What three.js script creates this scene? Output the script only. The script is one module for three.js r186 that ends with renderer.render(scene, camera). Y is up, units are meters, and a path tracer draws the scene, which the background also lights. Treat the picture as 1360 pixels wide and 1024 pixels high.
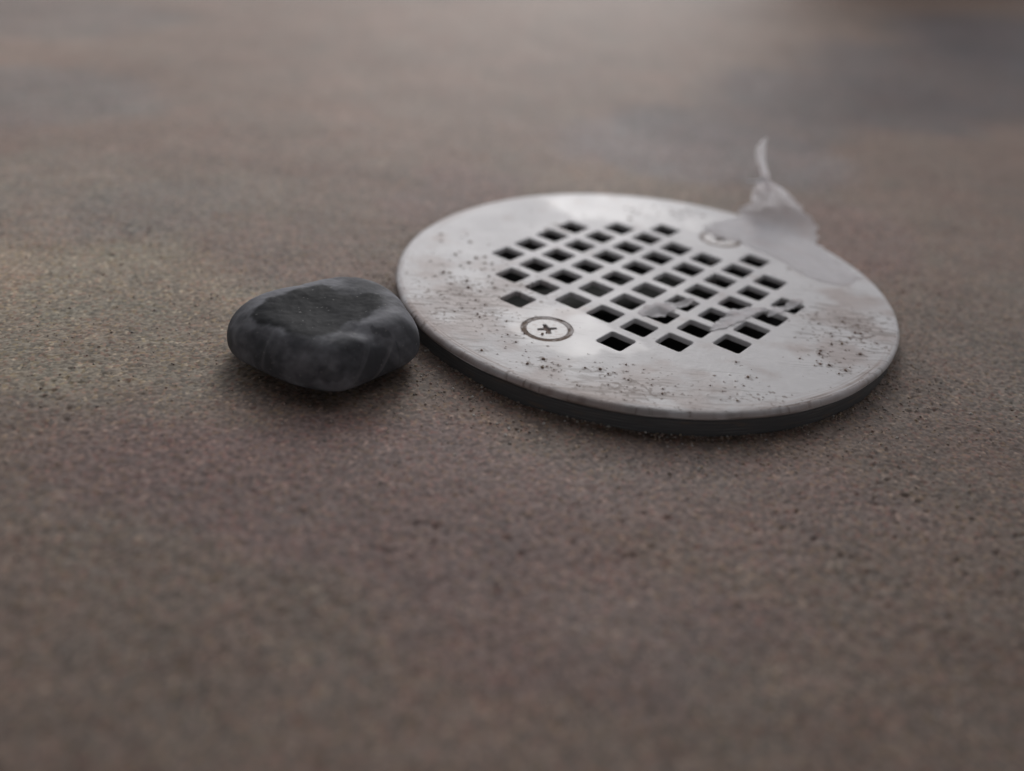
import * as THREE from 'three';
import { ImprovedNoise } from 'three/addons/math/ImprovedNoise.js';
import { mergeGeometries, toCreasedNormals, mergeVertices } from 'three/addons/utils/BufferGeometryUtils.js';

// ---------------------------------------------------------------- camera, sky, sun, exposure
const PLATE_TOP = 0.005;                                   // top face of the drain plate above the ground
const scene = new THREE.Scene();
const camera = new THREE.PerspectiveCamera(44.823, 1024 / 771, 0.01, 30);
camera.position.set(-0.02688, 0.08447 + PLATE_TOP, 0.189);
camera.up.set(-0.08248, 0.85209, -0.51685);
camera.lookAt(camera.position.x, camera.position.y - 0.51862, camera.position.z - 0.85501);
camera.updateMatrixWorld();
camera.focus = 0.173;
camera.userData.fStop = 6.8;

const SUN_AZIMUTH = 9 * Math.PI / 180, SUN_ELEVATION = 33 * Math.PI / 180;      // behind the drain, to its right
const sunDirection = new THREE.Vector3(Math.sin(SUN_AZIMUTH) * Math.cos(SUN_ELEVATION), Math.sin(SUN_ELEVATION), -Math.cos(SUN_AZIMUTH) * Math.cos(SUN_ELEVATION));
{ // overcast sky: pale grey, brighter towards the veiled sun
  const W = 256, H = 128, data = new Float32Array(W * H * 4), d = new THREE.Vector3();
  for (let row = 0; row < H; row++) for (let col = 0; col < W; col++) {
    const el = ((row + 0.5) / H - 0.5) * Math.PI, az = ((col + 0.5) / W - 0.5) * 2 * Math.PI;
    d.set(Math.cos(az) * Math.cos(el), Math.sin(el), Math.sin(az) * Math.cos(el));
    const toSun = Math.max(0, d.dot(sunDirection));
    const l = 0.37 * (0.75 + 0.25 * Math.max(0, d.y)) * (1 + 3.2 * toSun ** 7);
    data.set([l * 0.985, l * 0.985, l * 1.04, 1], (row * W + col) * 4);
  }
  const sky = new THREE.DataTexture(data, W, H, THREE.RGBAFormat, THREE.FloatType);
  sky.mapping = THREE.EquirectangularReflectionMapping; sky.magFilter = sky.minFilter = THREE.LinearFilter; sky.needsUpdate = true;
  scene.background = sky; scene.environment = sky;
}
const sun = new THREE.DirectionalLight(new THREE.Color(1.0, 0.965, 0.93), 1.0);
sun.position.copy(sunDirection).multiplyScalar(3);
sun.castShadow = true; sun.shadow.radius = 56; sun.shadow.mapSize.set(2048, 2048);
Object.assign(sun.shadow.camera, { left: -1.2, right: 1.2, top: 1.2, bottom: -1.2, near: 0.5, far: 7 });
scene.add(sun, sun.target);
const renderer = new THREE.WebGLRenderer({ antialias: true });
renderer.toneMapping = THREE.LinearToneMapping;
renderer.toneMappingExposure = 1.3;
renderer.shadowMap.enabled = true;

// ---------------------------------------------------------------- helpers
function rng(seed) { return () => { seed |= 0; seed = seed + 0x6D2B79F5 | 0; let t = Math.imul(seed ^ seed >>> 15, 1 | seed); t = t + Math.imul(t ^ t >>> 7, 61 | t) ^ t; return ((t ^ t >>> 14) >>> 0) / 4294967296; }; }
const perlin = new ImprovedNoise();
const N = (x, y, z = 0.37) => perlin.noise(x + 31.7, y + 17.3, z);
const fbm = (x, y, z = 0.37, o = 4) => { let s = 0, a = 0.5; for (let k = 0; k < o; k++) { s += a * N(x, y, z + k * 5.1); x *= 2.03; y *= 2.03; a *= 0.5; } return s; };
const { clamp, smoothstep, lerp } = THREE.MathUtils;
const mix3 = (a, b, t) => [lerp(a[0], b[0], t), lerp(a[1], b[1], t), lerp(a[2], b[2], t)];
const toSrgb = (v) => 255 * clamp(v <= 0.0031308 ? 12.92 * v : 1.055 * Math.max(v, 0) ** (1 / 2.4) - 0.055, 0, 1);
function texture(w, h, fill, srgb) {
  const data = new Uint8Array(w * h * 4);
  for (let y = 0; y < h; y++) for (let x = 0; x < w; x++) {
    const c = fill(x, y), k = (y * w + x) * 4;
    for (let i = 0; i < 3; i++) data[k + i] = srgb ? toSrgb(c[i]) : 255 * clamp(c[i], 0, 1);
    data[k + 3] = 255;
  }
  const t = new THREE.DataTexture(data, w, h);
  t.wrapS = t.wrapT = THREE.RepeatWrapping; t.magFilter = THREE.LinearFilter; t.minFilter = THREE.LinearMipmapLinearFilter; t.generateMipmaps = true;
  if (srgb) t.colorSpace = THREE.SRGBColorSpace;
  t.needsUpdate = true;
  return t;
}
function add(name, geometry, material, parent = scene, userData) {
  const m = new THREE.Mesh(geometry, material);
  m.name = name; m.castShadow = m.receiveShadow = true;
  if (userData) m.userData = userData;
  parent.add(m);
  return m;
}
function insidePolygon(p, x, z) { let c = false; for (let i = 0, j = p.length - 1; i < p.length; j = i++) if ((p[i][1] > z) !== (p[j][1] > z) && x < (p[j][0] - p[i][0]) * (z - p[i][1]) / (p[j][1] - p[i][1]) + p[i][0]) c = !c; return c; }
function edgeDistance(p, x, z) { // signed, positive inside
  let d = 1e9;
  for (let i = 0, j = p.length - 1; i < p.length; j = i++) {
    const [ax, az] = p[j], bx = p[i][0] - ax, bz = p[i][1] - az, t = clamp(((x - ax) * bx + (z - az) * bz) / (bx * bx + bz * bz), 0, 1);
    d = Math.min(d, Math.hypot(x - ax - t * bx, z - az - t * bz));
  }
  return insidePolygon(p, x, z) ? d : -d;
}

// ---------------------------------------------------------------- ground: gritty sand-cement screed
const TILE = 0.4096, TEX = 2048;
const grainHeight = new Float32Array(TEX * TEX);
const grainColour = (() => {
  const cells = 740, size = TEX / cells, r = rng(11), px = new Float32Array(cells * cells), py = new Float32Array(cells * cells), tone = [], lift = new Float32Array(cells * cells);
  for (let i = 0; i < cells * cells; i++) {
    px[i] = r(); py[i] = r(); lift[i] = r();
    const k = r(), v = 0.6 + 0.76 * r();
    tone.push(k < 0.02 ? [1.95, 1.9, 1.8] : k < 0.027 ? [0.5, 0.5, 0.5] : k < 0.14 ? [v * 1.12, v * 0.9, v * 0.86] : k < 0.24 ? [v * 1.08, v * 1.0, v * 0.82] : k < 0.34 ? [v * 0.92, v * 0.96, v * 1.0] : [v, v, v]);
  }
  return texture(TEX, TEX, (x, y) => {
    const gx = x / size, gy = y / size, cx = Math.floor(gx), cy = Math.floor(gy);
    let best = 9, second = 9, at = 0;
    for (let oy = -1; oy < 2; oy++) for (let ox = -1; ox < 2; ox++) {
      const i = ((cy + oy + cells) % cells) * cells + (cx + ox + cells) % cells;
      const dx = cx + ox + px[i] - gx, dy = cy + oy + py[i] - gy, d = dx * dx + dy * dy;
      if (d < best) { second = best; best = d; at = i; } else if (d < second) second = d;
    }
    const gap = Math.sqrt(second) - Math.sqrt(best), e = smoothstep(gap, 0, 0.5);
    grainHeight[y * TEX + x] = (0.25 + 0.75 * lift[at]) * (0.35 + 0.65 * e) * (1 - 0.4 * best);
    return tone[at].map((c) => 0.5 * c);          // half, so that bright grains fit; the vertex colours carry twice the base colour
  }, true);
})();
const grainBump = texture(TEX, TEX, (x, y) => { const h = grainHeight[y * TEX + x]; return [h, h, h]; }, false);

const patches = [ // [x, z, radius x, radius z, colour, strength] in metres: drifts of sand and damp; the dark far-right run also paints in shade
  [-0.125, 0.028, 0.062, 0.034, [0.30, 0.252, 0.188], 0.85],
  [-0.19, 0.035, 0.06, 0.03, [0.31, 0.262, 0.195], 0.7],
  [-0.15, -0.035, 0.08, 0.03, [0.265, 0.225, 0.185], 0.6],
  [-0.05, 0.075, 0.045, 0.018, [0.225, 0.152, 0.138], 0.75],
  [-0.018, 0.095, 0.03, 0.012, [0.215, 0.15, 0.136], 0.6],
  [0.0, 0.068, 0.04, 0.012, [0.23, 0.168, 0.148], 0.6],
  [-0.045, -0.052, 0.02, 0.03, [0.25, 0.175, 0.155], 0.6],
  [0.056, -0.05, 0.02, 0.03, [0.25, 0.172, 0.15], 0.6],
  [0.0, -0.075, 0.03, 0.02, [0.26, 0.205, 0.16], 0.6],
  [-0.2, -0.115, 0.05, 0.04, [0.178, 0.16, 0.15], 0.7],
  [-0.12, -0.03, 0.02, 0.02, [0.215, 0.19, 0.168], 0.4],
  [-0.25, -0.24, 0.06, 0.05, [0.19, 0.168, 0.155], 0.6],
  [0.03, -0.12, 0.05, 0.035, [0.22, 0.2, 0.205], 0.6],
  [0.045, -0.15, 0.045, 0.03, [0.15, 0.127, 0.122], 0.75],  // dark run: damp, with soft shade painted into the colour
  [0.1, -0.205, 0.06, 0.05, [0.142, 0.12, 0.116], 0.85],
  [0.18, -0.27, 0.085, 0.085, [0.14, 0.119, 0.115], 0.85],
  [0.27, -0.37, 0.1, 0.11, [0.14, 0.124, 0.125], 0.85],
  [0.11, 0.01, 0.05, 0.04, [0.235, 0.2, 0.162], 0.5],
];
function groundTint(x, z) {
  const wx = x + 0.018 * fbm(x * 30, z * 30, 2.2), wz = z + 0.018 * fbm(x * 30, z * 30, 7.7);
  let c = [0.228, 0.172, 0.139];
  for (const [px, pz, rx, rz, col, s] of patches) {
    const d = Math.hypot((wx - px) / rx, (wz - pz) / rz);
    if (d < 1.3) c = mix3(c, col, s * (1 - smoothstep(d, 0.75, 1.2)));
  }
  const v = 1 + 0.34 * fbm(x * 14, z * 14, 1.1) + 0.16 * fbm(x * 70, z * 70, 3.3) + 0.2 * fbm(x * 260, z * 260, 9.3, 2), red = 0.10 * fbm(x * 55, z * 55, 5.5) + 0.07 * fbm(x * 210, z * 210, 6.5, 2);
  return [c[0] * v * (1 + red), c[1] * v * (1 - 0.3 * red), c[2] * v * (1 - 0.5 * red)];
}
function groundHeight(x, z) {
  const pit = smoothstep(fbm(x * 800, z * 800, 4.4, 2), 0.2, 0.45) * smoothstep(fbm(x * 26, z * 26, 8.8, 2) + (x > 0.03 ? 0.14 : 0), 0.0, 0.3);
  return 0.0009 * fbm(x * 38, z * 38, 0.9, 2) + 0.00022 * fbm(x * 230, z * 230, 1.9, 2) + 0.00011 * N(x * 900, z * 900, 2.9) + 0.00014 * N(x * 1700, z * 1700, 3.7) - 0.0005 * pit;
}
{
  const axis = (fineFrom, fineTo, step, limit) => {     // fine steps where the camera is near, growing outwards
    const out = []; for (let v = fineFrom; v <= fineTo; v += step) out.push(v);
    for (let v = fineFrom, s = step; v > -limit;) { s = Math.min(s * 1.045, 0.3); v -= s; out.unshift(v); }
    for (let v = out[out.length - 1], s = step; v < limit;) { s = Math.min(s * 1.045, 0.3); v += s; out.push(v); }
    return out;
  };
  const xs = axis(-0.115, 0.075, 0.00038, 3), zs = axis(-0.035, 0.105, 0.00036, 3), nx = xs.length, nz = zs.length;
  const pos = new Float32Array(nx * nz * 3), uv = new Float32Array(nx * nz * 2), col = new Float32Array(nx * nz * 3), index = [];
  for (let j = 0; j < nz; j++) for (let i = 0; i < nx; i++) {
    const x = xs[i], z = zs[j], k = j * nx + i;
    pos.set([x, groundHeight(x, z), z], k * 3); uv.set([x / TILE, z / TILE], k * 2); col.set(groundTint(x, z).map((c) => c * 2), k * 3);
  }
  const open = (k) => Math.hypot(pos[k * 3], pos[k * 3 + 2]) < 0.0415;      // the drain's own opening, under the plate
  for (let j = 0; j + 1 < nz; j++) for (let i = 0; i + 1 < nx; i++) {
    const a = j * nx + i, b = a + 1, c = a + nx, d = c + 1;
    if (open(a) && open(b) && open(c) && open(d)) continue;
    index.push(a, c, b, b, c, d);
  }
  const g = new THREE.BufferGeometry();
  g.setAttribute('position', new THREE.BufferAttribute(pos, 3)); g.setAttribute('uv', new THREE.BufferAttribute(uv, 2)); g.setAttribute('color', new THREE.BufferAttribute(col, 3));
  g.setIndex(index); g.computeVertexNormals();
  add('ground', g, new THREE.MeshStandardMaterial({ map: grainColour, vertexColors: true, bumpMap: grainBump, bumpScale: 0.00007, roughness: 0.7 }), scene, { kind: 'structure' });
}

const SHADE_FRONT = 0.015, SHADE_HEIGHT = 0.17;
// ---------------------------------------------------------------- unseen blockers added outside the frame to shade the ground
{
  const timber = new THREE.MeshStandardMaterial({ color: new THREE.Color().setRGB(0.075, 0.052, 0.038), roughness: 0.8 });
  const shade_bench = new THREE.Group(); shade_bench.name = 'shade_bench'; shade_bench.position.set(-0.03, 0, SHADE_FRONT); scene.add(shade_bench);  // added out of view to darken the foreground
  shade_bench.userData = { label: 'unseen dark timber blocker added outside the frame to shade the foreground', category: 'shade_bench' };
  for (let k = 0; k < 4; k++) add('shade_plank', new THREE.BoxGeometry(0.62, 0.03, 0.097).translate(0, SHADE_HEIGHT, 0.05 + k * 0.103), timber, shade_bench);
  for (const x of [-0.26, 0.26]) for (const z of [0.06, 0.36]) add('leg', new THREE.BoxGeometry(0.05, SHADE_HEIGHT - 0.0155, 0.05).translate(x, (SHADE_HEIGHT - 0.0155) / 2 - 0.002, z), timber, shade_bench);
  const clay = new THREE.MeshStandardMaterial({ color: new THREE.Color().setRGB(0.12, 0.085, 0.07), roughness: 0.9 });
  const shade_pot = new THREE.Group(); shade_pot.name = 'shade_planter'; shade_pot.position.set(0.33, 0, -0.78); scene.add(shade_pot);  // invented blocker, out of view, for the shade at far right
  shade_pot.userData = { label: 'unseen tall dark box added outside the frame behind the drain to shade the ground', category: 'shade_planter' };
  const taper = (g) => { const p = g.attributes.position; for (let i = 0; i < p.count; i++) { const s = lerp(0.8, 1, p.getY(i) / 0.75); p.setX(i, p.getX(i) * s); p.setZ(i, p.getZ(i) * s); } g.computeVertexNormals(); return g; };
  add('shade_pot', taper(new THREE.BoxGeometry(0.27, 0.75, 0.27).translate(0, 0.373, 0)), clay, shade_pot);
  add('rim', new THREE.BoxGeometry(0.3, 0.05, 0.3).translate(0, 0.771, 0), clay, shade_pot);
  shade_pot.rotation.y = -0.6;
}

// ---------------------------------------------------------------- the floor drain
const PITCH = 0.0081738, AZ = 322.546 * Math.PI / 180, HOLE = 0.00284, R_EDGE = 0.054, R_FLAT = 0.0525, THICK = 0.0011, SCREW_R = 0.0345, WELL = 0.005;
const toPlate = (gx, gy) => [Math.cos(AZ) * gx - Math.sin(AZ) * gy, -(Math.sin(AZ) * gx + Math.cos(AZ) * gy)];     // grid axes -> x, z
const holeSpan = [[0, 3], [-1, 4], [-2, 5], [-1, 4], [-1, 4], [-2, 5], [-1, 4], [0, 3]];
const holes = [];
holeSpan.forEach(([a, b], j) => { for (let i = a; i <= b; i++) holes.push([(j - 3.5) * PITCH, (i - 1.5) * PITCH]); });
const screws = [toPlate(0, -SCREW_R), toPlate(0, SCREW_R)];
// wet films left on the plate
const wetShapes = [
  [[-24, -46], [-19, -51], [5, -52], [12, -48], [10, -40], [15, -34], [4, -30], [-4, -34], [-15, -31], [-19, -38]],
  [[-28.5, 18.5], [-22, 15.5], [-14, 16], [-10, 22], [-6, 27], [-1, 32], [-3, 37], [-10, 36], [-16, 39.5], [-20, 36], [-25, 34], [-30, 29]],
  [[14, -40], [22, -44], [25, -40], [18, -33], [22, -25], [17, -25], [12, -33]],
  [[30, 16], [36, 10], [38, 14], [34, 20], [28, 26], [24, 27]],
].map((p) => p.map(([x, z]) => [x / 1000, z / 1000]));
const wetness = (x, z) => { let w = -1; for (const p of wetShapes) w = Math.max(w, edgeDistance(p, x, z)); return smoothstep(w + 0.0045 * fbm(x * 200, z * 200, 6.1), -0.0006, 0.0022); };
const grime = { brown: [0.15, 0.105, 0.082], rose: [0.42, 0.33, 0.295], grey: [0.4, 0.4, 0.385] };
const blots = []; // crumbs of dirt that have dried onto the plate: [x, z, radius, strength]
{
  const r = rng(5);
  for (const [x, z, n, s] of [[-36, 4, 22, 9], [-38, 14, 16, 7], [-33, 24, 14, 6], [-26, 34, 12, 6], [-20, 42, 10, 5], [-6, 45, 22, 8], [14, 44, 12, 8], [40, 18, 18, 7], [34, 30, 16, 6], [3, -42, 14, 5], [-20, -28, 7, 9], [14, -42, 10, 4], [-40, -8, 8, 8], [38, -10, 6, 8]])
    for (let k = 0; k < n * 1.7; k++) blots.push([(x + 1.45 * s * (r() + r() - 1)) / 1000, (z + 1.3 * s * (r() + r() - 1)) / 1000, (0.28 + 0.9 * r() ** 3) / 1000, 0.25 + 0.5 * r()]);
}
const SPAN = 0.124, PT = 1536; // metres covered by the plate's maps
const wetMap = new Float32Array(PT * PT), blotMap = new Float32Array(PT * PT);
for (const [bx, bz, br, bs] of blots) {
  const c = (v) => Math.round((v / SPAN + 0.5) * PT), q = Math.ceil(2.2 * br / SPAN * PT);
  for (let y = c(bz) - q; y <= c(bz) + q; y++) for (let x = c(bx) - q; x <= c(bx) + q; x++) {
    const wx = (x / PT - 0.5) * SPAN, wz = (y / PT - 0.5) * SPAN, d = Math.hypot(wx - bx, (wz - bz)) / br + 0.9 * N(wx * 1500, wz * 1500, 4.2);
    const k = y * PT + x; if (k >= 0 && k < PT * PT) blotMap[k] = Math.max(blotMap[k], bs * (1 - smoothstep(d, 0.25, 1.2)));
  }
}
const plateColour = texture(PT, PT, (px, py) => {
  const x = (px / PT - 0.5) * SPAN, z = (py / PT - 0.5) * SPAN, r = Math.hypot(x, z), a = Math.atan2(z, x), k = py * PT + px;
  const wet = wetMap[k] = r < R_EDGE ? wetness(x, z) : 0;
  let c = [0.685, 0.672, 0.672], v = 1 + 0.10 * fbm(x * 60, z * 60, 2.1) + 0.07 * fbm(x * 400, z * 400, 3.1, 3);
  // rubbed-in dirt, patchy, stronger left and right front where feet wear it in
  const zone = Math.max(1 - Math.hypot((x + 0.036) / 0.026, (z - 0.018) / 0.03), 1 - Math.hypot((x - 0.042) / 0.02, (z - 0.016) / 0.03), 1 - Math.hypot((x + 0.01) / 0.05, (z - 0.049) / 0.012), 0);
  const rub = smoothstep(fbm(x * 110, z * 110, 5.2) + 0.55 * zone, 0.08, 0.6);
  c = mix3(c, grime.rose, 0.6 * rub);
  const scuff = smoothstep(fbm(x * 160, z * 900, 8.1, 3) + 0.34 * zone, 0.2, 0.5) ;
  c = mix3(c, grime.brown, 0.5 * scuff * (0.25 + zone));
  const speck = smoothstep(fbm(x * 900, z * 900, 4.8, 2) + 0.3 * zone + 0.35 * fbm(x * 90, z * 90, 1.9, 2), 0.34, 0.5);
  c = mix3(c, grime.brown, 0.7 * speck);
  const scratch = smoothstep(N(x * 40 + z * 8, z * 2600, 3.3), 0.42, 0.6) * smoothstep(N(x * 55, z * 55, 9.9), 0.05, 0.3);
  c = mix3(c, grime.grey, 0.55 * scratch);
  // ring scuffs by the edge and caked dirt round the side of the plate
  const rings = fbm(a * 5, r * 2600, 1.4, 3), inEdge = smoothstep(r, 0.0502, 0.053) * smoothstep(fbm(a * 2.2, r * 300, 6.4, 3) + 0.25 * Math.sin(a - 0.5), -0.12, 0.35);
  c = mix3(c, grime.rose, 0.75 * inEdge * smoothstep(rings, -0.25, 0.25));
  c = mix3(c, grime.brown, 0.6 * inEdge * smoothstep(rings, 0.12, 0.4));
  if (r > 0.0538) c = mix3(c, grime.brown, 0.6 * smoothstep(rings + 0.5 * fbm(a * 4, r * 200, 2.4, 3), -0.1, 0.35));
  // dirt held in the screw wells and rubbed round them
  for (const [sx, sz] of screws) {
    const d = Math.hypot(x - sx, z - sz), n = fbm(x * 500, z * 500, 7.7, 3);
    c = mix3(c, grime.brown, 0.85 * smoothstep(0.0053 - d + 0.0006 * n, -0.0002, 0.0004) * smoothstep(n, -0.35, 0.1));
  }
  c = mix3(c, grime.brown, blotMap[k]);
  return c.map((q) => q * v * (1 - 0.06 * wet));
}, true);
const plateRough = texture(PT, PT, (px, py) => {
  const x = (px / PT - 0.5) * SPAN, z = (py / PT - 0.5) * SPAN, k = py * PT + px;
  const dry = 0.55 + 0.16 * fbm(x * 90, z * 90, 4.5), q = lerp(dry, 0.43 + 0.12 * fbm(x * 120, z * 120, 2.5, 3), wetMap[k] * (1 - blotMap[k]));
  return [q, q, q];
}, false);
const plateBump = texture(1024, 1024, (px, py) => {
  const x = (px / 1024 - 0.5) * SPAN, z = (py / 1024 - 0.5) * SPAN, k = Math.min(PT - 1, Math.round(py * 1.5)) * PT + Math.min(PT - 1, Math.round(px * 1.5));
  const h = 0.4 + (0.25 * fbm(x * 300, z * 300, 1.2, 2) + 0.22 * fbm(x * 1300, z * 1300, 2.2, 2)) * (1 - 0.85 * wetMap[k]) + 0.5 * blotMap[k] + 0.10 * wetMap[k] + 0.5 * Math.max(0, 1 - Math.hypot((x - 0.042) / 0.017, (z - 0.02) / 0.024)) * fbm(x * 260, z * 620, 8.1, 3);
  return [h, h, h];
}, false);
const plasticMaterial = new THREE.MeshStandardMaterial({ map: plateColour, roughnessMap: plateRough, roughness: 1, bumpMap: plateBump, bumpScale: 0.0002 });

const drain = new THREE.Group(); drain.name = 'floor_drain'; scene.add(drain);
drain.userData = { label: 'round off-white plastic floor drain with a lattice of square holes and two screws', category: 'floor drain' };
function roundedSquare(cx, cy, half, radius, seg = 5) {
  const out = [];
  for (let q = 0; q < 4; q++) for (let k = 0; k <= seg; k++) {
    const a = (q + k / seg) * Math.PI / 2, sx = q === 0 || q === 3 ? 1 : -1, sy = q < 2 ? 1 : -1;
    out.push([cx + sx * (half - radius) + radius * Math.cos(a), cy + sy * (half - radius) + radius * Math.sin(a)]);
  }
  return out;
}
{
  const top = [], B = 0.00022, parts = [];
  const hr = rng(77);
  const contours = holes.map(([gx, gy]) => { const e = (hr() - 0.5) * 0.00016, half = HOLE + (hr() - 0.5) * 0.0002; return (grow) => roundedSquare(gx + e, gy - e, half + grow, 0.00055 + Math.max(grow, 0)).map(([a, b]) => toPlate(a, b)); });
  for (const [sx, sz] of screws) contours.push((grow) => Array.from({ length: 48 }, (_, k) => { const a = k / 48 * 2 * Math.PI; return [sx + (WELL + grow) * Math.cos(a), sz - (WELL + grow) * Math.sin(a)]; }));
  const disc = (grow) => {
    const s = new THREE.Shape(Array.from({ length: 256 }, (_, k) => new THREE.Vector2(R_FLAT * Math.cos(k / 256 * 2 * Math.PI), R_FLAT * Math.sin(k / 256 * 2 * Math.PI))));
    for (const c of contours) s.holes.push(new THREE.Path(c(grow).map(([x, z]) => new THREE.Vector2(x, -z))));
    return new THREE.ShapeGeometry(s);
  };
  const flat = disc(B).rotateX(-Math.PI / 2).translate(0, PLATE_TOP, 0);
  const under = disc(0).rotateX(Math.PI / 2).scale(1, 1, -1).translate(0, PLATE_TOP - THICK, 0);
  { const ix = under.index.array; for (let k = 0; k < ix.length; k += 3) { const t = ix[k + 1]; ix[k + 1] = ix[k + 2]; ix[k + 2] = t; } under.computeVertexNormals(); }
  parts.push(flat, under);
  contours.forEach((c, n) => { // rounded lip and wall of each opening
    const levels = n < holes.length ? [[B, 0], [B * 0.3, -B * 0.3], [0, -B], [0, -THICK]] : [[B, 0], [B * 0.3, -B * 0.3], [0, -B], [-0.0006, -THICK]];
    const rows = levels.map(([g, y]) => c(g).map(([x, z]) => [x, PLATE_TOP + y, z])), m = rows[0].length, pos = [], index = [];
    rows.forEach((row) => row.forEach((p) => pos.push(...p)));
    for (let l = 0; l + 1 < rows.length; l++) for (let k = 0; k < m; k++) { const a = l * m + k, b = l * m + (k + 1) % m; index.push(a, b, a + m, b, b + m, a + m); }
    const g = new THREE.BufferGeometry(); g.setAttribute('position', new THREE.Float32BufferAttribute(pos, 3)); g.setIndex(index); g.computeVertexNormals(); parts.push(g);
  });
  { // rounded edge and side
    const prof = [[R_FLAT, 0], [0.0530, -0.00003], [0.0534, -0.00012], [0.0537, -0.0003], [0.05392, -0.00056], [R_EDGE, -0.0009], [0.05398, -0.0012], [0.05385, -0.0015], [0.0535, -0.00165], [0.0512, -0.00165], [0.0508, -0.0014], [0.0505, -THICK - 0.00005]];
    const pos = [], index = [], M = 384;
    const r = rng(3), wob = Array.from({ length: 8 }, () => r() * 6.28);
    prof.forEach(([rad, y], l) => { for (let k = 0; k < M; k++) { const a = k / M * 2 * Math.PI, w = l > 4 ? 0.00006 * Math.sin(a * 9 + wob[0]) + 0.00005 * Math.sin(a * 23 + wob[1]) : 0; pos.push((rad + w) * Math.cos(a), PLATE_TOP + y, (rad + w) * Math.sin(a)); } });
    for (let l = 0; l + 1 < prof.length; l++) for (let k = 0; k < M; k++) { const a = l * M + k, b = l * M + (k + 1) % M; index.push(a, b, a + M, b, b + M, a + M); }
    const g = new THREE.BufferGeometry(); g.setAttribute('position', new THREE.Float32BufferAttribute(pos, 3)); g.setIndex(index); g.computeVertexNormals(); parts.push(g);
  }
  for (const g of parts) { // one flat map over the top that runs on down the side
    const p = g.attributes.position, uv = [];
    for (let k = 0; k < p.count; k++) {
      const x = p.getX(k), z = p.getZ(k), r = Math.hypot(x, z), s = r > 0.0534 ? (0.0538 + Math.max(0, PLATE_TOP - 0.0009 - p.getY(k))) / r : 1;
      uv.push(x * s / SPAN + 0.5, z * s / SPAN + 0.5);
    }
    g.setAttribute('uv', new THREE.Float32BufferAttribute(uv, 2));
  }
  add('strainer_plate', mergeGeometries(parts.map((g) => g.index ? g.toNonIndexed() : g)), plasticMaterial, drain);
}
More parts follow.
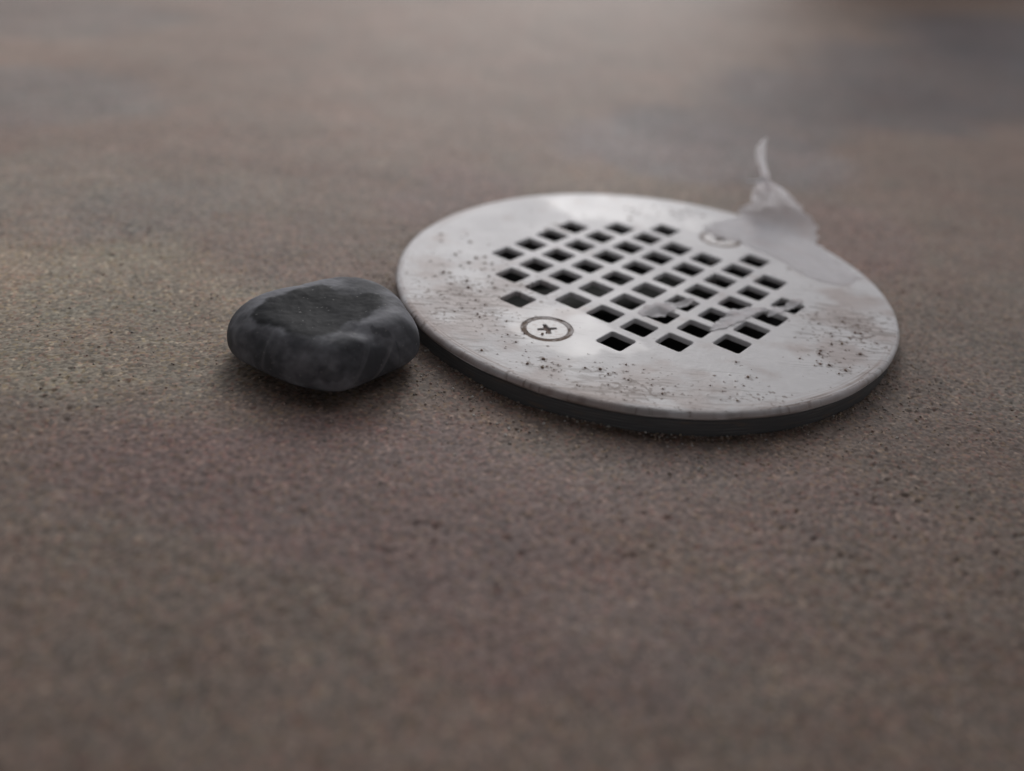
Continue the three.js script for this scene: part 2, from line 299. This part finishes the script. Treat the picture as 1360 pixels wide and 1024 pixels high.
{ // Phillips screws
  const headColour = texture(256, 256, (px, py) => { const x = px / 256 - 0.5, z = py / 256 - 0.5, d = fbm(x * 9, z * 9, 3.2); return mix3([0.64, 0.625, 0.615], grime.rose, smoothstep(d, -0.1, 0.5) * 0.7).map((c) => c * (1 + 0.12 * fbm(x * 40, z * 40, 1.2))); }, true);
  const head = new THREE.MeshStandardMaterial({ map: headColour, roughness: 0.42 }), dirt = new THREE.MeshStandardMaterial({ color: new THREE.Color().setRGB(0.24, 0.185, 0.16), roughness: 0.95 });
  const HR = 0.00412, arm = 0.0019, w = 0.00044;
  const cross = [[arm, -w * 0.7], [arm, w * 0.7], [w * 1.5, w], [w, w * 1.5], [w * 0.7, arm], [-w * 0.7, arm], [-w, w * 1.5], [-w * 1.5, w], [-arm, w * 0.7], [-arm, -w * 0.7], [-w * 1.5, -w], [-w, -w * 1.5], [-w * 0.7, -arm], [w * 0.7, -arm], [w, -w * 1.5], [w * 1.5, -w]];
  const s = new THREE.Shape(Array.from({ length: 72 }, (_, k) => new THREE.Vector2(HR * Math.cos(k / 72 * 2 * Math.PI), HR * Math.sin(k / 72 * 2 * Math.PI))));
  s.holes.push(new THREE.Path(cross.map(([x, y]) => new THREE.Vector2(x, y))));
  const headGeometry = new THREE.ExtrudeGeometry(s, { depth: 0.0008, bevelEnabled: true, bevelThickness: 0.00018, bevelSize: 0.00016, bevelOffset: -0.00016, bevelSegments: 3, curveSegments: 8 }).rotateX(-Math.PI / 2).translate(0, -0.00098, 0);
  { const p = headGeometry.attributes.position, uv = []; for (let k = 0; k < p.count; k++) uv.push(p.getX(k) / 0.009 + 0.5, p.getZ(k) / 0.009 + 0.5); headGeometry.setAttribute('uv', new THREE.Float32BufferAttribute(uv, 2)); }
  const shank = new THREE.LatheGeometry([[0, -0.0012], [0.0038, -0.00118], [0.0038, -0.0014], [0.0018, -0.0034], [0.0016, -0.012], [0, -0.0135]].map(([r, y]) => new THREE.Vector2(r, y)).reverse(), 32);
  const recess = new THREE.CylinderGeometry(0.0024, 0.0024, 0.0003, 24).translate(0, -0.00062, 0);
  const well = (() => { // dirt packed unevenly round the head, standing a little below or above it
    const pos = [], col = [], index = [], M = 90, ring = [0.0037, 0.0041, 0.0045, 0.0048, 0.0051];
    ring.forEach((rad, l) => { for (let k = 0; k < M; k++) { const a = k / M * 2 * Math.PI, n = fbm(Math.cos(a) * 2.6, Math.sin(a) * 2.6, l * 0.6, 3), e = fbm(Math.cos(a) * 9, Math.sin(a) * 9, l, 2); pos.push(rad * Math.cos(a), -0.00005 + 0.0002 * n + 0.00014 * e + (l === 0 ? -0.0006 : 0), rad * Math.sin(a)); const c = mix3([0.2, 0.15, 0.12], [0.56, 0.52, 0.5], smoothstep(1.3 * n + 0.7 * e + 0.28 * Math.sin(a + 2.4), -0.08, 0.34)); col.push(...c); } });
    for (let l = 0; l + 1 < ring.length; l++) for (let k = 0; k < M; k++) { const a = l * M + k, b = l * M + (k + 1) % M; index.push(a, b, a + M, b, b + M, a + M); }
    const g = new THREE.BufferGeometry(); g.setAttribute('position', new THREE.Float32BufferAttribute(pos, 3)); g.setAttribute('color', new THREE.Float32BufferAttribute(col, 3)); g.setIndex(index); g.computeVertexNormals(); return g;
  })(), wellDirt = new THREE.MeshStandardMaterial({ vertexColors: true, roughness: 0.95, side: THREE.DoubleSide });
  screws.forEach(([x, z], n) => {
    const g = new THREE.Group(); g.name = 'screw'; g.position.set(x, PLATE_TOP - 0.00005, z); g.rotation.y = n ? 0.9 : 0.29; drain.add(g);
    add('screw_head', headGeometry, head, g); add('cross_recess', recess, dirt, g); add('shank', shank, head, g); add('packed_dirt', well, wellDirt, g);
  });
}
{ // the drain body of dark grey moulded plastic: pipe and collar under the plate
  const scuffs = texture(512, 128, (px, py) => { const a = px / 512 * 6.2832, y = py / 128, n = fbm(Math.cos(a) * 9, Math.sin(a) * 9, y * 9, 4), l = fbm(Math.cos(a) * 6, Math.sin(a) * 6, y * 60, 3); return mix3(mix3([0.085, 0.085, 0.086], [0.16, 0.158, 0.156], smoothstep(l, 0.02, 0.4)), [0.16, 0.12, 0.095], 0.7 * smoothstep(n, 0.1, 0.45)); }, true);
  const dark = new THREE.MeshStandardMaterial({ map: scuffs, roughness: 0.7 });
  const ring = new THREE.LatheGeometry([[0.0516, -0.0012], [0.0531, -0.0012], [0.05345, -0.0008], [0.0535, 0.0004], [0.05335, 0.0014], [0.0534, 0.0024], [0.0532, 0.0032], [0.0516, 0.00325]].map(([r, y]) => new THREE.Vector2(r, y)), 256);
  { const p = ring.attributes.position; for (let k = 0; k < p.count; k++) { const a = Math.atan2(p.getZ(k), p.getX(k)), w = 1 + 0.0022 * fbm(Math.cos(a) * 7, Math.sin(a) * 7, p.getY(k) * 500, 3); p.setX(k, p.getX(k) * w); p.setZ(k, p.getZ(k) * w); } ring.computeVertexNormals(); }
  add('drain_collar', ring, dark, drain);
  const prof = [[0, -0.07], [0.0385, -0.07], [0.0392, -0.03], [0.0395, -0.001], [0.0495, -0.0006], [0.0495, -0.003], [0.0425, -0.003], [0.0425, -0.075], [0, -0.075]].map(([r, y]) => new THREE.Vector2(r, y));
  const pipe = add('drain_pipe', new THREE.LatheGeometry(prof, 96), dark, drain);
  const bar = new THREE.MeshStandardMaterial({ color: new THREE.Color().setRGB(0.13, 0.135, 0.12), roughness: 0.7 });
  const g = new THREE.CylinderGeometry(0.0062, 0.0062, 0.074, 20).rotateZ(Math.PI / 2).scale(1, 0.42, 1);
  const b = add('cross_bar', g, bar, drain); b.position.set(0, -0.009, -0.021); b.rotation.y = 0.42;
}

// ---------------------------------------------------------------- the pebble beside it
{
  const radii = [16.58, 15.82, 14.79, 14.11, 13.84, 13.99, 14.49, 15.03, 14.68, 14.18, 13.82, 13.62, 13.58, 13.84, 14.32, 15.34, 16.96, 18.14, 18.94, 19.22, 19.15, 18.16, 16.89, 16.11, 16.15, 16.85, 17.77, 18.79, 19.14, 18.99, 18.43, 17.65, 16.77, 16.28, 16.24, 16.54].map((v) => v / 1000);
  const CX = -0.0612, CZ = 0.0385, H = 0.0132, pos = [], col = [];
  const radiusAt = (a) => { // smooth closed curve through the radii
    const f = (a / (2 * Math.PI) * 36 + 36) % 36, i = Math.floor(f), t = f - i, p = (k) => radii[(i + k + 36) % 36];
    return 0.5 * (2 * p(0) + (p(1) - p(-1)) * t + (2 * p(-1) - 5 * p(0) + 4 * p(1) - p(2)) * t * t + (3 * p(0) - p(-1) - 3 * p(1) + p(2)) * t ** 3);
  };
  // darker, still damp skin on the flat top: outline seen in the photograph
  const damp = [[-75.2, 41.4], [-73.3, 36.7], [-67.2, 31.5], [-63.9, 30], [-60, 32.5], [-57.5, 33.2], [-55, 31], [-52, 33.5], [-52.5, 38], [-54.5, 43.5], [-56.5, 42.5], [-58.2, 45.5], [-61.8, 48.6], [-65.5, 47.5], [-70.8, 44.8], [-73.5, 43.2]].map(([x, z]) => [x / 1000, z / 1000]);
  let g = mergeVertices(new THREE.IcosahedronGeometry(1, 110).deleteAttribute('uv').deleteAttribute('normal'), 1e-5);
  for (let k = 0, p = g.attributes.position; k < p.count; k++) {
    const a = (Math.atan2(p.getZ(k), p.getX(k)) + 2 * Math.PI) % (2 * Math.PI), ph = Math.asin(clamp(p.getY(k), -1, 1)), cp = Math.max(0, Math.cos(ph)) ** lerp(0.6, 0.92, smoothstep(ph, -0.06, 0.06)), sp = Math.sign(Math.sin(ph)) * Math.abs(Math.sin(ph)) ** 0.9;
    const r = radiusAt(a) * cp;
    let x = CX + r * Math.cos(a), z = CZ + r * Math.sin(a), y = (sp > 0 ? 0.32 + 0.68 * sp : 0.32 + 0.32 * sp) * H * (1 + 0.10 * (x - CX) / 0.017);
    const up = smoothstep(sp, -0.2, 0.5);
    { const cap = 0.0114 - 0.03 * (z - 0.034) + 0.03 * (x - CX), k = 0.0016, h = clamp(0.5 + 0.5 * (y - cap) / k, 0, 1); y = lerp(y, cap, h) - k * h * (1 - h) * 0.5; } // flat top facet
    // water-worn facets: a shallow dish on top, a ridge across the front, a chip on the right
    y += up * (0.0011 * N(x * 60, z * 60, 1.7) + 0.00035 * fbm(x * 220, z * 220, 2.7, 3));
    y -= up * 0.0009 * Math.exp(-(((x + 0.064) / 0.009) ** 2 + ((z - 0.039) / 0.007) ** 2));
    y -= up * 0.0007 * Math.exp(-(((x + 0.0535) / 0.004) ** 2 + ((z - 0.045) / 0.0016) ** 2));
    y += 0.00004 * fbm(x * 1500, z * 1500, y * 900, 2);
    pos.push(x, y, z);
    const edge = edgeDistance(damp, x, z) + 0.0016 * fbm(x * 330, z * 330, 3.9);
    let d = smoothstep(edge, -0.0004, 0.0010) * smoothstep(y, 0.0075, 0.0085);
    d = Math.max(d, 0.45 * smoothstep(0.0022 - Math.hypot((x + 0.0575) * 0.6, z - 0.0525, (y - 0.0055) * 1.3) + 0.004 * fbm(x * 300, y * 300, 1.5), 0, 0.0012));
    d = Math.max(d, 0.5 * smoothstep(0.0013 - Math.hypot((x + 0.0495) * 0.6, (z - 0.0435) * 1.8) + 0.003 * fbm(x * 400, z * 400, 4.5), 0, 0.0006));
    const cloud = fbm(x * 130 + y * 60, z * 130 - y * 90, 6.6), vein = smoothstep(0.06 - Math.abs(fbm(x * 85 + 2 * z * 40, z * 85, 2.2)), 0, 0.06) * smoothstep(N(x * 120, z * 120, 8.2), 0, 0.3);
    let c = mix3([0.075, 0.077, 0.084], [0.23, 0.234, 0.252], smoothstep(cloud + 0.25 * fbm(x * 400 + z * 300, y * 500, 3.1, 3), -0.25, 0.35));
    c = mix3(c, [0.27, 0.27, 0.28], 0.25 * vein);
    c = mix3(c, [0.3, 0.3, 0.315], 0.45 * (1 - smoothstep(y, 0.007, 0.0105)) * smoothstep(fbm(x * 90 + z * 60, (z - x * 0.6 + y) * 420, 4.6, 3), 0.08, 0.42));
    c = mix3(c, [0.02, 0.021, 0.0225], 0.95 * d);
    if (N(x * 1900, z * 1900, y * 1900) > 0.62) c = mix3(c, [0.3, 0.3, 0.29], 0.5);
    const s = 1 + 0.22 * fbm(x * 1100, z * 1100, y * 500, 2);
    col.push(c[0] * s, c[1] * s, c[2] * s);
  }
  g.setAttribute('position', new THREE.Float32BufferAttribute(pos, 3)); g.setAttribute('color', new THREE.Float32BufferAttribute(col, 3));
  g.computeVertexNormals();
  add('pebble', g, new THREE.MeshPhysicalMaterial({ vertexColors: true, roughness: 0.62, specularIntensity: 0.3 }), scene, { label: 'smooth dark grey flat pebble lying on the ground against the drain plate', category: 'pebble' });
}

// ---------------------------------------------------------------- the pale wet leaf and its scraps
const leafColour = texture(512, 512, (px, py) => { const x = px / 512, y = py / 512, v = 1 + 0.10 * fbm(x * 14, y * 14, 1.3) + 0.10 * fbm(x * 60, y * 20, 5.3, 3); return mix3([0.90, 0.88, 0.885], [0.84, 0.79, 0.785], smoothstep(fbm(x * 8, y * 8, 7.1), -0.1, 0.5)).map((c) => c * v); }, true);
const leafMaterial = new THREE.MeshPhysicalMaterial({ map: leafColour, roughness: 1, transmission: 0.5, thickness: 0, side: THREE.DoubleSide });
{
  const leaf = new THREE.Group(); leaf.name = 'dead_leaf'; scene.add(leaf);
  leaf.userData = { label: 'thin pale bleached leaf draped over the rim of the drain, its stalk curling up', category: 'leaf' };
  const T = PLATE_TOP * 1000 + 0.08;
  const rows = [ // left x, y, z, right x, y, z in millimetres, from the stalk down to the tip lying on the plate
    [32.7, 15.6, -46.0, 33.7, 15.5, -46.0],
    [31.9, 13.6, -46.4, 35.6, 14.0, -45.8],
    [31.2, 12.2, -46.6, 39.0, 12.6, -45.2],
    [31.2, 9.4, -46.6, 42.2, 10.2, -43.6],
    [30.6, 7.6, -46.4, 44.4, 8.2, -40.6],
    [29.4, 6.0, -45.8, 46.2, 6.7, -36.0],
    [27.2, T, -43.0, 45.2, T + 0.2, -30.2],
    [20.5, T, -37.0, 46.2, T, -26.0],
    [18.2, T, -30.8, 47.6, T, -21.4],
    [24.4, T, -26.4, 49.0, T, -16.6],
    [30.6, T, -20.6, 50.0, T, -11.8],
    [35.0, T, -14.6, 49.0, T, -8.6],
    [37.6, T, -9.0, 46.0, T, -5.6],
    [40.6, T, -6.6, 43.0, T, -5.6],
  ];
  const U = 40, V = 120, pos = [], uv = [], index = [], r = rng(8);
  const sample = (t, k) => { const f = t * (rows.length - 1), i = Math.min(rows.length - 2, Math.floor(f)), u = f - i, p = (n) => rows[clamp(i + n, 0, rows.length - 1)][k]; return 0.5 * (2 * p(0) + (p(1) - p(-1)) * u + (2 * p(-1) - 5 * p(0) + 4 * p(1) - p(2)) * u * u + (3 * p(0) - p(-1) - 3 * p(1) + p(2)) * u ** 3); };
  for (let j = 0; j <= V; j++) for (let i = 0; i <= U; i++) {
    const t = j / V, s0 = i / U, ragged = 0.16 * smoothstep(t, 0.06, 0.3) * fbm(t * 30, s0 < 0.5 ? 1 : 9, 2.2, 3) , s = s0 + ragged * (s0 < 0.5 ? 1 - 2 * s0 : 2 * s0 - 1);
    let x = lerp(sample(t, 0), sample(t, 3), s), y = lerp(sample(t, 1), sample(t, 4), s), z = lerp(sample(t, 2), sample(t, 5), s);
    const stand = 1 - smoothstep(t, 0.35, 0.5), w = Math.min(1, t * 6);
    x += stand * w * 0.8 * N(s0 * 3, t * 12, 1.1); z += stand * w * (1.1 * N(s0 * 3.4, t * 10, 4.1) - 1.2 * Math.sin(Math.PI * s0));
    y = Math.max(y, T) + (1 - stand) * (0.06 * N(x * 0.35, z * 0.35, 3.1) + 0.035 * N(x * 0.5 - z * 0.9, (x + z) * 0.2, 5.1) + 0.05);
    pos.push(x / 1000, y / 1000, z / 1000); uv.push(s0 * 0.5, t);
  }
  for (let j = 0; j < V; j++) for (let i = 0; i < U; i++) { const a = j * (U + 1) + i, b = a + 1, c = a + U + 1; index.push(a, c, b, b, c, c + 1); }
  const g = new THREE.BufferGeometry(); g.setAttribute('position', new THREE.Float32BufferAttribute(pos, 3)); g.setAttribute('uv', new THREE.Float32BufferAttribute(uv, 2)); g.setIndex(index); g.computeVertexNormals();
  add('blade', g, leafMaterial, leaf);
  const stalkMaterial = new THREE.MeshStandardMaterial({ color: new THREE.Color().setRGB(0.86, 0.84, 0.86), roughness: 0.35 });
  const tube = (pts, radii, name, parent) => { // tapering round stem
    const curve = new THREE.CatmullRomCurve3(pts.map(([x, y, z]) => new THREE.Vector3(x / 1000, y / 1000, z / 1000))), n = 40, m = 12, tg = new THREE.TubeGeometry(curve, n, 0.001, m), p = tg.attributes.position;
    for (let j = 0; j <= n; j++) { const c = curve.getPointAt(j / n), f = j / n * (radii.length - 1), k = Math.min(radii.length - 2, Math.floor(f)), q = lerp(radii[k], radii[k + 1], f - k) * (1 + 0.12 * N(j * 0.4, 2)); for (let i = 0; i <= m; i++) { const v = j * (m + 1) + i; p.setXYZ(v, c.x + (p.getX(v) - c.x) * q, c.y + (p.getY(v) - c.y) * q, c.z + (p.getZ(v) - c.z) * q); } }
    tg.computeVertexNormals();
    return add(name, tg, stalkMaterial, parent);
  };
  { // dried, flattened stalk: one curling ribbon
    const curve = new THREE.CatmullRomCurve3([[35.2, 11.0, -46.6], [34.0, 14.0, -46.7], [33.0, 16.6, -46.8], [31.7, 19.0, -46.9], [31.0, 21.6, -47.0], [31.3, 24.0, -47.1], [31.8, 25.0, -47.1]].map((p) => new THREE.Vector3(...p).divideScalar(1000)));
    const n = 48, m = 8, half = [0.7, 1.0, 1.05, 1.1, 1.2, 1.15, 0.3], sp = [], su = [], si = [];
    for (let j = 0; j <= n; j++) {
      const c = curve.getPointAt(j / n), f = j / n * 6, k = Math.min(5, Math.floor(f)), w = lerp(half[k], half[k + 1], f - k) / 1000 * (1 + 0.15 * N(j * 0.35, 2.2));
      for (let i = 0; i <= m; i++) { const e = 2 * i / m - 1; sp.push(c.x + w * e * 0.95, c.y + 0.00012 * N(i, j * 0.3), c.z - 0.0006 * (1 - e * e) + w * e * 0.25); su.push(i / m * 0.08, j / n * 0.6); }
    }
    for (let j = 0; j < n; j++) for (let i = 0; i < m; i++) { const a = j * (m + 1) + i, b = a + m + 1; si.push(a, b, a + 1, a + 1, b, b + 1); }
    const sg = new THREE.BufferGeometry(); sg.setAttribute('position', new THREE.Float32BufferAttribute(sp, 3)); sg.setAttribute('uv', new THREE.Float32BufferAttribute(su, 2)); sg.setIndex(si); sg.computeVertexNormals();
    add('stalk', sg, leafMaterial, leaf);
  }
  tube([[33.2, 14.9, -46.0], [31.6, 14.1, -46.0], [30.0, 13.9, -46.0], [28.7, 14.1, -46.0]], [0.55, 0.42, 0.25, 0.03], 'barb', leaf);
}
{
  const scraps = [ // midline and half width in millimetres
    [[[-2.2, 17.6, 1.6], [0.6, 15.6, 3.0], [3.4, 13.8, 2.6], [6.2, 11.4, 1.7], [9.0, 9.4, 1.2], [10.2, 8.6, 0.3]], 'small pale torn leaf scrap stuck across the lattice bars between open holes'],
    [[[11.8, 22.4, 0.5], [14.2, 19.6, 2.2], [17.0, 16.2, 2.8], [19.6, 13.2, 2.9], [22.4, 11.4, 2.0], [25.2, 10.8, 0.5]], 'widest pale torn leaf scrap lying over the lattice bars of the drain'],
    [[[25.0, 13.0, 0.4], [27.0, 11.0, 1.7], [29.6, 8.2, 1.5], [32.2, 5.8, 1.5], [34.0, 4.6, 0.4]], 'narrow pale torn leaf scrap at the lattice edge beside the leaf tip'],
  ];
  const openAt = (x, z) => { let d = -1; for (const [a, b] of holes) { const [hx, hz] = toPlate(a, b), u = x - hx, w = z - hz, gx = Math.cos(AZ) * u - Math.sin(AZ) * w, gy = -Math.sin(AZ) * u - Math.cos(AZ) * w; d = Math.max(d, HOLE - Math.max(Math.abs(gx), Math.abs(gy))); } return clamp(d / 0.0014, 0, 1); };
  scraps.forEach(([line, label], n) => {
    const U = 64, V = 20, pos = [], uv = [], index = [], at = (t, k) => { const f = t * (line.length - 1), i = Math.min(line.length - 2, Math.floor(f)); return lerp(line[i][k], line[i + 1][k], f - i); };
    for (let i = 0; i <= U; i++) for (let j = 0; j <= V; j++) {
      const t = i / U, e = 2 * j / V - 1, tx = at(Math.min(1, t + 0.03), 0) - at(Math.max(0, t - 0.03), 0), tz = at(Math.min(1, t + 0.03), 1) - at(Math.max(0, t - 0.03), 1), l = Math.hypot(tx, tz);
      const ragged = 1 + 0.8 * fbm(t * 11, e > 0 ? 3 : 8, n * 2.3, 3), half = 0.7 * at(t, 2) * e * ragged, x = (at(t, 0) - tz / l * half) / 1000, z = (at(t, 1) + tx / l * half) / 1000, sag = openAt(x, z);
      pos.push(x, PLATE_TOP + 0.0001 + 0.00012 * (1 + N(x * 420, z * 420, n + 0.5)) * Math.abs(e) + 0.00006 * (1 + N(x * 900, z * 900, n)) - sag * (0.0006 + 0.0005 * N(x * 300, z * 300, n + 4)), z); uv.push(x / 0.03, z / 0.03);
    }
    for (let i = 0; i < U; i++) for (let j = 0; j < V; j++) { const a = i * (V + 1) + j, c = a + V + 1; index.push(a, a + 1, c, a + 1, c + 1, c); }
    const g = new THREE.BufferGeometry(); g.setAttribute('position', new THREE.Float32BufferAttribute(pos, 3)); g.setAttribute('uv', new THREE.Float32BufferAttribute(uv, 2)); g.setIndex(index); g.computeVertexNormals();
    add(n ? 'leaf_scrap_' + String(n).padStart(3, '0') : 'leaf_scrap', g, leafMaterial, scene, { label, category: 'leaf scrap', group: 'torn leaf scraps on the lattice' });
  });
}

// ---------------------------------------------------------------- loose grit
{
  const r = rng(2024), grain = mergeVertices(new THREE.IcosahedronGeometry(1, 0).deleteAttribute('uv').deleteAttribute('normal'));
  { const p = grain.attributes.position; for (let k = 0; k < p.count; k++) { const x = p.getX(k), y = p.getY(k), z = p.getZ(k), s = 1 + 0.35 * N(x * 1.7, y * 1.7, z * 1.7); p.setXYZ(k, x * s, y * s, z * s); } }
  const scatter = (name, label, count, place, tones, rough) => {
    const base = grain.attributes.position, ix = grain.index.array, n = base.count, pos = new Float32Array(count * n * 3), col = new Float32Array(count * n * 3), index = new Uint32Array(count * ix.length), o = new THREE.Object3D(), q = new THREE.Vector3();
    for (let k = 0; k < count; k++) {
      const [x, y, z, s] = place(k);
      o.position.set(x, y, z); o.rotation.set(r() * 6, r() * 6, r() * 6); o.scale.set(s * (0.7 + 0.6 * r()), s * (0.6 + 0.5 * r()), s * (0.7 + 0.6 * r())); o.updateMatrix();
      const t = tones[Math.floor(r() ** 1.3 * tones.length)], v = 0.8 + 0.4 * r();
      for (let i = 0; i < n; i++) { q.fromBufferAttribute(base, i).applyMatrix4(o.matrix).toArray(pos, (k * n + i) * 3); for (let c = 0; c < 3; c++) col[(k * n + i) * 3 + c] = t[c] * v; }
      for (let i = 0; i < ix.length; i++) index[k * ix.length + i] = ix[i] + k * n;
    }
    const g = new THREE.BufferGeometry(); g.setAttribute('position', new THREE.BufferAttribute(pos, 3)); g.setAttribute('color', new THREE.BufferAttribute(col, 3)); g.setIndex(new THREE.BufferAttribute(index, 1)); g.computeVertexNormals();
    add(name, g, new THREE.MeshStandardMaterial({ vertexColors: true, roughness: rough }), scene, { kind: 'stuff', label, category: 'grit' });
  };
  const sand = [[0.34, 0.28, 0.24], [0.3, 0.245, 0.21], [0.38, 0.29, 0.225], [0.36, 0.26, 0.22], [0.28, 0.235, 0.205], [0.42, 0.34, 0.25], [0.24, 0.22, 0.2], [0.6, 0.57, 0.53]];
  scatter('sand_grains', 'loose sand grains scattered over the brown gritty ground', 9000, (k) => {
    let x, z;
    do {
      if (k < 4000) { const a = r() * 6.283, q = 0.0535 + 0.012 * r() ** 2.2; x = q * Math.cos(a); z = q * Math.sin(a); }
      else { x = -0.14 + 0.25 * r(); z = -0.11 + 0.225 * r(); }
    } while (Math.hypot(x, z) < 0.0535 || Math.hypot(x + 0.0612, z - 0.0385) < 0.013);
    const s = (k < 4000 ? 0.13 + 0.24 * r() ** 2.5 : 0.12 + 0.2 * r() ** 2.5) / 1000;
    return [x, groundHeight(x, z) - s * 0.1, z, s];
  }, sand, 0.85);
  scatter('dirt_crumbs', 'brown crumbs of dirt dried onto the drain plate', blots.length, (k) => {
    const [x, z, q] = blots[k], g = toPlate(0, 0), s = q * 0.32;
    const inHole = holes.some(([a, b]) => { const [hx, hz] = toPlate(a, b); return Math.hypot(hx - x, hz - z) < 0.0035; }) || Math.hypot(x, z) > 0.0525;
    return inHole ? [0.0605 + 0.002 * r(), groundHeight(0.061, 0.02), 0.02 + 0.01 * r(), s] : [x, PLATE_TOP + s * 0.05, z, s];
  }, [[0.27, 0.195, 0.155], [0.32, 0.24, 0.195], [0.22, 0.16, 0.13], [0.38, 0.3, 0.23]], 0.95);
}

renderer.render(scene, camera);
